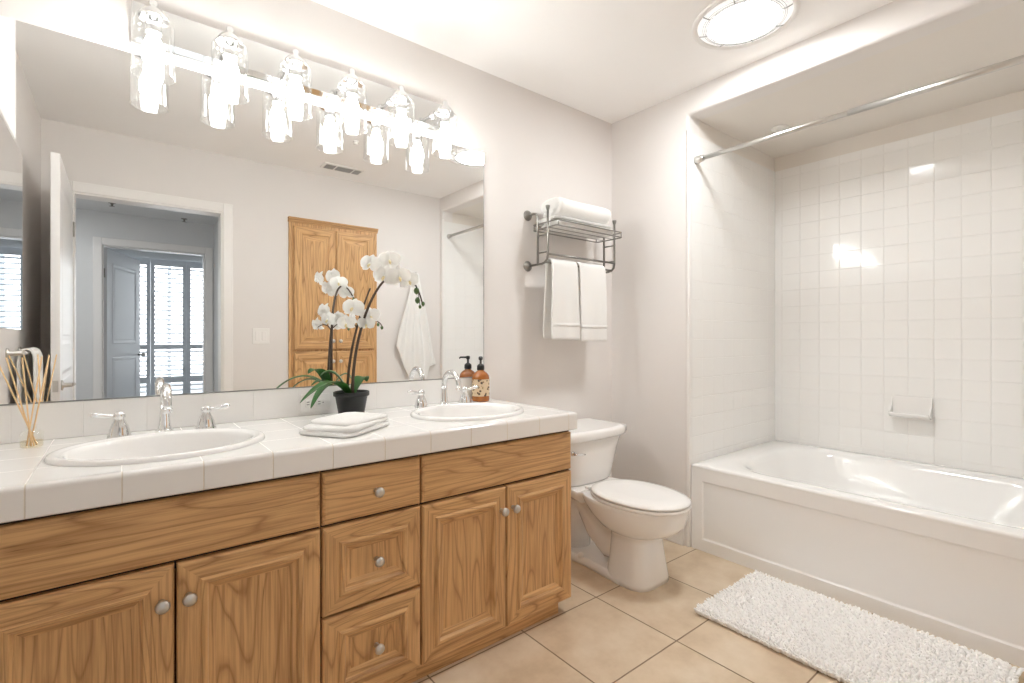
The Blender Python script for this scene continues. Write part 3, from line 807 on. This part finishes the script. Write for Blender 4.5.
# lower towel: folded flat on the wire shelf
lp = [(-.055, 1.694), (-.13, 1.693), (-.195, 1.694), (-.212, 1.699), (-.217, 1.708), (-.211, 1.717), (-.19, 1.720), (-.12, 1.720), (-.065, 1.721), (-.05, 1.726), (-.047, 1.733), (-.055, 1.740), (-.09, 1.742), (-.16, 1.741), (-.205, 1.740)]
tag(ribbon(lp, 1.725, 2.165, .012, wob=.0025).build('folded_towel', M['towel'], subsurf=1), 'white bath towel folded flat on the wire rack shelf, under another', 'towel', 'white towels on the rack')
# upper towel: a fatter fold with the turned edge showing at its end
up_ = [(y, z + .007) for y, z in [(-.06, 1.757), (-.11, 1.756), (-.16, 1.757), (-.186, 1.764), (-.199, 1.780), (-.202, 1.798), (-.195, 1.815), (-.178, 1.827), (-.15, 1.831), (-.10, 1.829), (-.065, 1.822), (-.05, 1.806), (-.055, 1.790), (-.075, 1.782), (-.11, 1.780), (-.15, 1.780), (-.172, 1.786), (-.178, 1.797), (-.170, 1.806), (-.14, 1.806), (-.10, 1.803)]]
tag(ribbon(up_, 1.745, 2.150, .021, wob=.004, seed=3).build('folded_towel', M['towel'], subsurf=1), 'plump white bath towel folded over itself on top of the rack, uppermost', 'towel', 'white towels on the rack')

def hand_towel(x0, x1, label, seed, drop):
    rows = []; n = 16
    path = []
    for i in range(15): path.append((-.122 + .012 * (1 - i / 14), 1.502 - (drop - .006) * (1 - i / 14)))     # back fall, towards the wall
    for i in range(1, 10):
        a = PI * i / 10; path.append((-.140 + .024 * math.cos(a), 1.508 + .017 * math.sin(a)))
    for i in range(18): path.append((-.168 - .012 * (i / 17) ** .7, 1.502 - drop * i / 17))
    for k, (y, z) in enumerate(path):
        d = max(0, 1.50 - z) / drop; row = []
        for j in range(n + 1):
            u = j / n; x = x0 + (x1 - x0) * u + (u - .5) * .012 * d
            wv = .006 * d * math.sin(u * 9 + seed) + nz((x * 9, z * 4, seed), 1, .006 * d)
            row.append((x + nz((z * 6, seed, 0), 1, .006 * d), y + wv * (1 if k > 20 else .5), z + nz((x * 5, seed, 2), 1, .004) * d))
        rows.append(row)
    o = MB().grid(rows).build('hand_towel', M['towel'], solid=.011, subsurf=1)
    tag(o, label, 'towel', 'white towels on the rack')
    # woven band near the front hem
    band = MB(); r0 = rows[-5]; r1 = rows[-4]
    band.grid([[(p[0], p[1] - .0050, p[2] - .004) for p in r0], [(p[0], p[1] - .0050, p[2]) for p in r1]])
    band.build('woven_band', M['towel'], o, solid=.0015)
    return o
hand_towel(1.725, 1.912, 'white hand towel hanging from the rack on the mirror side', 1.0, .392)
hand_towel(1.925, 2.135, 'white hand towel hanging from the rack on the tub side', 4.2, .402)

# ------------------------------------------------------------------ folded washcloth on the counter
def slab_cloth(mb, cx, cy, z0, lx, ly, h, rot, seed, n=18):
    rr = []
    for k, (g, z) in enumerate(((.006, 0), (.0, .25), (-.001, .5), (.0, .75), (.007, 1.0))):
        ring_ = []
        for x, y in rrect(0, 0, lx - g, ly - g, .028, n):
            w_ = nz((x * 22, y * 22, seed), 1, .035)
            c, s = math.cos(rot), math.sin(rot); xx, yy = x * (1 + w_ * 2), y * (1 + w_ * 2)
            zz = z0 + h * z * (1 + nz((x * 20, y * 20, seed + 3), 1, .35))
            ring_.append((cx + xx * c - yy * s, cy + xx * s + yy * c, zz))
        rr.append(ring_)
    # close the top with shrinking rings so it can undulate
    for q in (.85, .6, .3, .05):
        ring_ = []
        for x, y in rrect(0, 0, (lx - .007) * q, (ly - .007) * q, .028 * q, n):
            c, s = math.cos(rot), math.sin(rot)
            ring_.append((cx + x * c - y * s, cy + x * s + y * c, z0 + h * (1.04 + nz((x * 20, y * 20, seed + 3), 1, .45) + .18 * (1 - q))))
        rr.append(ring_)
    return mb.rings(rr, 0, True)
wc = MB(); R0 = math.radians(36)
slab_cloth(wc, .584, -.405, ZT + .001, .124, .096, .014, R0, 1.0)
slab_cloth(wc, .588, -.402, ZT + .0145, .121, .092, .014, R0 + .05, 2.2)
slab_cloth(wc, .600, -.392, ZT + .027, .104, .080, .014, R0 - .07, 5.1)
tag(wc.build('washcloth', M['towel']), 'folded white washcloth on the counter in front of the orchid pot', 'towel')

# ------------------------------------------------------------------ orchid
OX, OY = .705, -.125
t = thing('orchid', 'white orchid in a black plastic pot on the counter against the mirror', 'plant', (OX, OY, ZT))
MB().lathe([(.046, .001), (.047, .004), (.060, .078), (.066, .079), (.067, .081), (.067, .094), (.064, .096), (.061, .094), (.058, .080)], (OX, OY, ZT), 32, cap1=False).build('pot', M['pot'], t)
MB().lathe([(.060, .080), (.04, .083), (.02, .085), (.001, .086)], (OX, OY, ZT), 24, cap0=False).build('soil', M['soil'], t)
def bez(p, n=14):
    P = [Vector(q) for q in p]; out = []
    for i in range(n + 1):
        u = i / n; Q = P[:]
        while len(Q) > 1: Q = [a.lerp(b, u) for a, b in zip(Q, Q[1:])]
        out.append(Q[0])
    return out
ZS = ZT + .084
def leaf(path, wid):
    c = bez(path, 16); rows = []
    for i, p in enumerate(c):
        u = i / 16; tg = (c[min(i + 1, 16)] - c[max(i - 1, 0)]).normalized()
        sd = tg.cross(Vector((0, 0, 1))); sd.normalize(); nn = sd.cross(tg)
        w_ = wid * (math.sin(PI * min(1, u * .86 + .12)) ** .7) * (1 if u < .97 else .4)
        rows.append([tuple(p + sd * w_ * v + nn * (.16 * w_ * abs(v) ** 1.5 + .0 )) for v in (-1, -.6, -.2, 0, .2, .6, 1)])
    MB().grid(rows).build('leaf', M['leaf'], t, solid=.0022, subsurf=1)
leaf([(.693, -.128, ZS), (.64, -.17, .99), (.56, -.21, .965), (.492, -.205, .892)], .029)
leaf([(.690, -.122, ZS), (.63, -.13, .985), (.575, -.16, .945), (.535, -.185, .868)], .020)
leaf([(.695, -.115, ZS), (.665, -.105, .985), (.63, -.09, 1.01), (.600, -.085, .975)], .040)
leaf([(.712, -.122, ZS), (.735, -.115, .965), (.765, -.10, .985), (.780, -.09, .945)], .031)
leaf([(.700, -.115, ZS), (.68, -.075, .945), (.64, -.05, .965), (.60, -.045, .93)], .018)
# two flower stems rising together, then arching toward the room
s1 = bez([(.708, -.130, ZS - .01), (.705, -.125, 1.08), (.730, -.19, 1.25), (.755, -.29, 1.44), (.86, -.335, 1.42), (.905, -.33, 1.24)], 30)
s2 = bez([(.692, -.119, ZS - .01), (.690, -.12, 1.04), (.712, -.145, 1.16), (.738, -.185, 1.27), (.75, -.20, 1.31)], 22)
s3 = bez([(.715, -.150, 1.14), (.715, -.16, 1.175), (.69, -.17, 1.19), (.665, -.175, 1.165)], 10)
s4 = bez([(.722, -.160, 1.16), (.76, -.17, 1.20), (.79, -.18, 1.195), (.805, -.185, 1.165)], 10)
for pth, r0, r1 in ((s1, .0066, .0026), (s2, .0058, .003)):
    MB().tube(pth, [r0 + (r1 - r0) * i / (len(pth) - 1) for i in range(len(pth))], 8).build('flower_stem', M['stem'], t)
for pth in (s3, s4): MB().tube(pth, [.002] * len(pth), 6).build('twig', M['stem'], t)
tw = bez([(.815, -.31, 1.335), (.82, -.31, 1.34), (.80, -.30, 1.36)], 6)

def flower(c, face, size, seed):
    rnd = random.Random(seed)
    f = Vector(face).normalized(); right = f.cross(Vector((0, 0, 1))).normalized(); upv = right.cross(f)
    ro = rnd.uniform(-.25, .25); right, upv = right * math.cos(ro) + upv * math.sin(ro), upv * math.cos(ro) - right * math.sin(ro)
    c = Vector(c); mb = MB()
    def petal(ang, ln, wd, curl, back, pw):
        d = right * math.cos(ang) + upv * math.sin(ang); sd = f.cross(d); rows = []
        for i in range(9):
            u = i / 8; w_ = wd * (math.sin(PI * (u * .9 + .08)) ** pw)
            rows.append([tuple(c + d * (ln * u) + sd * (w_ * v) + f * (curl * math.sin(u * PI * .9) - back * u * u - .25 * w_ * v * v + rnd.uniform(-1, 1) * .0012 - size * .03)) for v in (-1, -.7, -.35, 0, .35, .7, 1)])
        mb.grid(rows)
    s = size
    for a in (90, 215, 325): petal(math.radians(a), s * .95, s * .36, .004, .012, .8)      # sepals behind
    for a in (14, 166): petal(math.radians(a), s * 1.02, s * .62, .010, .004, .55)          # two broad petals
    o = mb.build('flower', M['petal'], t)
    lip = MB()
    base = c + f * .004 - upv * s * .1
    lip.tube([base, base - upv * s * .18 + f * s * .22, base - upv * s * .36 + f * s * .20], [s * .10, s * .12, s * .04], 8)
    lip.build('lip', M['throat'], o)
    lp2 = MB().tube([c + f * .002, c + f * s * .2 + upv * s * .04], [s * .09, s * .06], 8)
    lp2.build('column', M['petal'], o)
    return o
FA = (-.5, -.85, .05)
for i, (c, face, sz) in enumerate((
        ((.708, -.30, 1.388), (-.7, -.7, .1), .042), ((.775, -.315, 1.405), (-.4, -.9, .15), .045), ((.752, -.322, 1.345), (-.6, -.8, 0), .046),
        ((.805, -.335, 1.345), (-.3, -.95, 0), .047), ((.845, -.33, 1.335), (-.1, -1, -.05), .043), ((.795, -.29, 1.375), (-.3, .8, .2), .044),
        ((.69, -.18, 1.235), (-.6, -.75, .2), .045), ((.664, -.18, 1.175), (-.6, -.8, -.2), .037), ((.755, -.19, 1.205), (-.2, -.95, 0), .040),
        ((.738, -.19, 1.175), (-.5, -.8, -.3), .036), ((.70, -.15, 1.20), (-.8, .5, 0), .040))):
    flower(c, face, sz * .93, i)
for c, r in (((.880, -.325, 1.298), .011), ((.884, -.325, 1.262), .010), ((.905, -.33, 1.25), .007), ((.893, -.328, 1.238), .006), ((.79, -.18, 1.172), .006), ((.803, -.186, 1.16), .006)):
    MB().lathe([(.001, -1.25 * r), (.7 * r, -.8 * r), (r, 0), (.75 * r, .8 * r), (.001, 1.3 * r)], c, 12).build('bud', M['bud'], t)
MB().tube([(.884, -.326, 1.30), (.889, -.327, 1.27), (.893, -.328, 1.245)], .0013, 6).build('twig', M['stem'], t)

# ------------------------------------------------------------------ amber soap bottle
bx, by = 1.358, -.062
t = thing('soap_bottle', 'amber pump soap bottle with a cream patterned label and black pump', 'bottle', (bx, by, ZT))
MB().lathe([(.038, .0005), (.0415, .004), (.042, .01), (.042, .112), (.0395, .124), (.032, .134), (.021, .142), (.0145, .147), (.0145, .156)], (bx, by, ZT), 32).build('bottle_body', M['amber'], t)
MB().lathe([(.0426, .026), (.0426, .106)], (bx, by, ZT), 32, cap0=False, cap1=False).build('label', M['label'], t)
MB().lathe([(.017, .149), (.018, .151), (.018, .166), (.016, .172), (.010, .177), (.0055, .179), (.005, .20)], (bx, by, ZT), 24).build('pump_collar', M['black'], t)
pd = Vector((-.57, -.82, 0))
hd = Vector((bx, by, ZT + .206))
MB().lathe([(.0075, .196), (.0095, .199), (.0105, .207), (.0085, .213), (.001, .214)], (bx, by, ZT), 18).tube([hd, hd + pd * .02, hd + pd * .04, hd + pd * .046 + Vector((0, 0, -.006))], [.0055, .005, .0045, .0038], 10).build('pump_head', M['black'], t)

# ------------------------------------------------------------------ reed diffuser
rx, ry = -.188, -.125
t = thing('reed_diffuser', 'clear glass reed diffuser with pale reeds at the far end of the counter', 'diffuser', (rx, ry, ZT))
MB().lathe([(.022, .001), (.024, .004), (.0245, .008), (.0245, .040), (.021, .046), (.012, .050), (.0105, .054), (.0105, .062), (.0125, .064)], (rx, ry, ZT), 28, cap1=False).build('bottle', M['flask'], t)
MB().lathe([(.022, .004), (.0228, .008), (.0228, .020)], (rx, ry, ZT), 24).build('fragrance_oil', M['oil'], t)
for bxx, byy, tx, ty in ((.010, .006, -.072, .015), (.006, -.008, -.045, -.035), (-.010, .0, .018, .028), (.0, -.010, -.014, -.045), (-.004, .008, .034, .010)):
    MB().tube([(rx + bxx, ry + byy, ZT + .006), (rx + tx, ry + ty, ZT + .25)], .0020, 6).build('reed', M['reed'], t)

# ------------------------------------------------------------------ outlet and switch
def socket(t, x, y, z, sgn):
    f = MB()
    f.box(x - .017, x + .017, min(y, y + sgn * .003), max(y, y + sgn * .003), z - .014, z + .014).build('socket', M['white_plastic'], t, .002)
    s = MB()
    for dx, dz in ((-.006, .005), (-.006, -.005)): s.box(x + dx - .005, x + dx + .005, y + sgn * .0025, y + sgn * .0036, z + dz - .0012, z + dz + .0012)
    s.box(x + .007, x + .011, y + sgn * .0025, y + sgn * .0036, z - .002, z + .002)
    s.build('slot', M['slot'], t)
t = thing('wall_outlet', 'white double wall outlet on the backsplash behind the orchid leaf', 'outlet', (.6, -.011, .865))
MB().box(.545, .657, -.016, -.011, .831, .901).build('cover_plate', M['white_plastic'], t, .002)
for x in (.58, .622): socket(t, x, -.016, .866, -1)
t = thing('light_switch', 'white double light switch plate beside the doorway', 'switch', (.84, YF, 1.135))
MB().box(.782, .898, YF, YF + .006, 1.076, 1.194).build('switch_plate', M['white_plastic'], t, .002)
for x in (.817, .863): MB().box(x - .0165, x + .0165, YF + .006, YF + .010, 1.102, 1.168).build('rocker', M['trim'], t, .0015)

# ------------------------------------------------------------------ linen cabinet built into the opposite wall
t = thing('linen_cabinet', 'tall oak linen cabinet with four panelled doors built into the wall', 'cabinet', (1.395, YF, 0))
MB().box(LX0 + .001, LX1 - .001, YF - .115, YF + .012, .001, LZ - .03).build('cabinet_box', M['oak_v'], t)
cr = MB()
for z0, z1, d in ((LZ - .032, LZ - .018, .020), (LZ - .018, LZ - .008, .028), (LZ - .008, LZ + .006, .036)): cr.box(LX0 - .006, LX1 + .006, YF - .0005 + .0005, YF + d, z0, z1)
cr.build('crown', M['oak_h'], t, .003)
lm = (LX0 + LX1) / 2
for z0, z1, kz in ((1.028, 2.0, 1.095), (.10, 1.012, .93)):
    for x0, x1, kx in ((LX0 + .035, lm - .002, lm - .03), (lm + .002, LX1 - .035, lm + .03)):
        d = door_front('cabinet_door', t, x0, x1, z0, z1, [(0, -.007), (.003, -.002), (.009, 0), (.055, 0), (.058, -.005), (.066, -.008), (.072, -.008), (.10, -.001), (.104, 0)], YF + .034, 1)
        knob(kx, kz, d, YF + .034, 1)

# ------------------------------------------------------------------ towel hanging on the opposite wall
t = thing('towel_hook', 'small metal robe hook holding the long white towel', 'hook', (2.11, YF, 1.70))
MB().lathe([(.022, 0), (.021, .005), (.010, .009)], (2.11, YF, 1.70), 18, 'y').tube([(2.11, YF + .006, 1.70), (2.11, YF + .035, 1.695), (2.11, YF + .052, 1.70), (2.11, YF + .056, 1.72)], [.006, .0055, .006, .008], 10).build('hook_arm', M['nickel'], t)
def lerp_table(v, tb):
    for (a, p), (b, q) in zip(tb, tb[1:]):
        if v <= b: return p + (q - p) * (v - a) / (b - a)
    return tb[-1][1]
rows = []
for i in range(30):
    u = i / 29; row = []
    for j in range(33):
        v = j / 32
        zb = lerp_table(v, [(0, 1.05), (.34, .73), (.74, .735), (.78, .86), (1, .87)])
        xb = lerp_table(v, [(0, 1.915), (.34, 2.055), (.74, 2.245), (1, 2.335)])
        x = (2.088 + .05 * v) * (1 - u) + xb * u + .006 * math.sin(u * 7 + v * 5) * u
        z = (1.712 - .012 * abs(v - .5)) * (1 - u) + zb * u
        fold = .016 * math.sin(v * 24 + .6) * min(1, .3 + u) + nz((v * 4, u * 3, 9), 1, .012)
        row.append((x, YF + max(.008, .036 + .018 * (1 - u) + fold), z))
    rows.append(row)
tag(MB().grid(rows).build('bath_towel', M['towel'], solid=.008, subsurf=1), 'long white towel hanging in folds from a wall hook', 'towel')

# ------------------------------------------------------------------ bathroom door standing open
dx = -.224
t = thing('bathroom_door', 'open white panelled bathroom door with a lever handle', 'door', (dx - .0175, -2.09, 0))
DY0, DY1 = -2.092, -1.255
lf = MB()
for s, x in ((1, dx), (-1, dx - .035)):
    pass
lf.box(dx - .032, dx - .003, DY0 + .05, DY1 - .05, .05, 1.98)
for z0, z1 in ((.01, .22), (.95, 1.09), (1.90, 2.018)): lf.box(dx - .035, dx, DY0 + .114, DY1 - .114, z0, z1)
for y0, y1 in ((DY0, DY0 + .115), (DY1 - .115, DY1)): lf.box(dx - .035, dx, y0, y1, .01, 2.018)
lf.build('door_leaf', M['door'], t, .002)
for z0, z1 in ((.22, .95), (1.09, 1.90)):
    MB().panel((dx - .003, DY0 + .115, z0), (0, 1, 0), (0, 0, 1), (1, 0, 0), DY1 - DY0 - .23, z1 - z0, [(0, .003), (.012, .001), (.03, -.002), (.05, .002)], -.001, 0, 0).build('door_panel', M['door'], t)
hz = .885
ha = MB().lathe([(.026, 0), (.026, .005), (.012, .009), (.010, .04)], (dx, DY1 - .065, hz), 18, 'x').tube([(dx + .04, DY1 - .065, hz), (dx + .045, DY1 - .10, hz + .001), (dx + .043, DY1 - .175, hz - .002)], [.009, .008, .006], 10)
ha.build('door_handle', M['nickel'], t)
MB().lathe([(.026, 0), (.026, .005), (.012, .009), (.010, .04)], (dx - .035, DY1 - .065, hz), 18, '-x').tube([(dx - .075, DY1 - .065, hz), (dx - .08, DY1 - .10, hz + .001), (dx - .078, DY1 - .175, hz - .002)], [.009, .008, .006], 10).build('door_handle', M['nickel'], t)
MB().box(dx - .028, dx - .007, DY1 - .0005, DY1 + .001, hz - .028, hz + .028).build('latch_plate', M['nickel'], t)
[MB().tube([(dx + .004, DY0 - .004, z), (dx + .004, DY0 - .004, z + .09)], .005, 8).build('hinge', M['nickel'], t) for z in (.25, 1.75)]

# bedroom door, ajar into the far room
ang = math.radians(70); e0 = Vector((E0 + .018, HY - .10, 0)); dv = Vector((math.cos(ang), -math.sin(ang), 0)); nv = Vector((math.sin(ang), math.cos(ang), 0))
t = thing('bedroom_door', 'white panelled bedroom door standing ajar before the shutters', 'door', tuple(e0))
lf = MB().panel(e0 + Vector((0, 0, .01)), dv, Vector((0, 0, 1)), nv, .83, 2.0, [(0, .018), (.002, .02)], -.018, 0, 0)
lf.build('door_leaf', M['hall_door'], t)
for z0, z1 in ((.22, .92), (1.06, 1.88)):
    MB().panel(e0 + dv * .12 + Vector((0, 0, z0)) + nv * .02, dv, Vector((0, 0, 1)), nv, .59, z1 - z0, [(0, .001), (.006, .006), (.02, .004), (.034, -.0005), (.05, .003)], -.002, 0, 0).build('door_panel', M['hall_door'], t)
kn = e0 + dv * .77 + nv * .02 + Vector((0, 0, .93))
MB().tube([kn, kn + nv * .03, kn + nv * .042, kn + nv * .062, kn + nv * .07], [.012, .01, .024, .024, .008], 14).build('door_knob', M['nickel'], t)
for z in (.30, 1.72): MB().tube([(E0 + .016, HY - .078, z), (E0 + .016, HY - .078, z + .09)], .006, 8).build('hinge', M['pewter'], t)

# ------------------------------------------------------------------ side wall fittings (seen in the mirror)
t = thing('medicine_cabinet', 'mirror-fronted medicine cabinet on the side wall over the counter end', 'cabinet', (-.32, -.25, 1.15))
MB().box(XL, -.279, -.49, -.012, 1.15, 1.775).build('cabinet_box', M['trim'], t, .002)
MB().box(-.279, -.272, -.49, -.012, 1.15, 1.775).build('mirror_door', M['mirror'], t)
t = thing('wall_cabinet', 'white box cabinet on the side wall above the mirrored cabinet', 'cabinet', (-.32, -.17, 1.78))
MB().box(XL, -.276, -.33, -.012, 1.779, 2.35).build('cabinet_box', M['trim'], t, .002)
MB().panel((-.276, -.012, 1.785), (0, -1, 0), (0, 0, 1), (1, 0, 0), .316, .56, [(0, .004), (.003, .006), (.05, .006), (.056, .001)], -.0005, 0, 0).build('cabinet_door', M['trim'], t)
t = thing('towel_bar', 'nickel towel bar on the side wall behind the open door', 'towel bar', (-.33, -1.3, 1.05))
MB().tube([(-.315, -.93, 1.055), (-.315, -1.285, 1.055)], .008, 12).build('rail', M['nickel'], t)
for y in (-.94, -1.275): MB().lathe([(.022, 0), (.022, .006), (.012, .012), (.010, .055)], (XL, y, 1.055), 16, 'x').build('post', M['nickel'], t)
rows = []
for x, z in [(-.341, .62 + .029 * i) for i in range(15)] + [(-.335, 1.062), (-.325, 1.07), (-.315, 1.072), (-.305, 1.07), (-.296, 1.06)] + [(-.290, 1.04 - .031 * i) for i in range(15)]:
    rows.append([(x + .005 * math.sin(j * .9) * min(1, (1.07 - z) * 4) - (0 if x > -.31 else 0), -.98 - .27 * j / 16, z) for j in range(17)])
tag(MB().grid(rows).build('bath_towel', M['towel'], solid=.009, subsurf=1), 'white towel folded over the nickel bar behind the open bathroom door', 'towel')
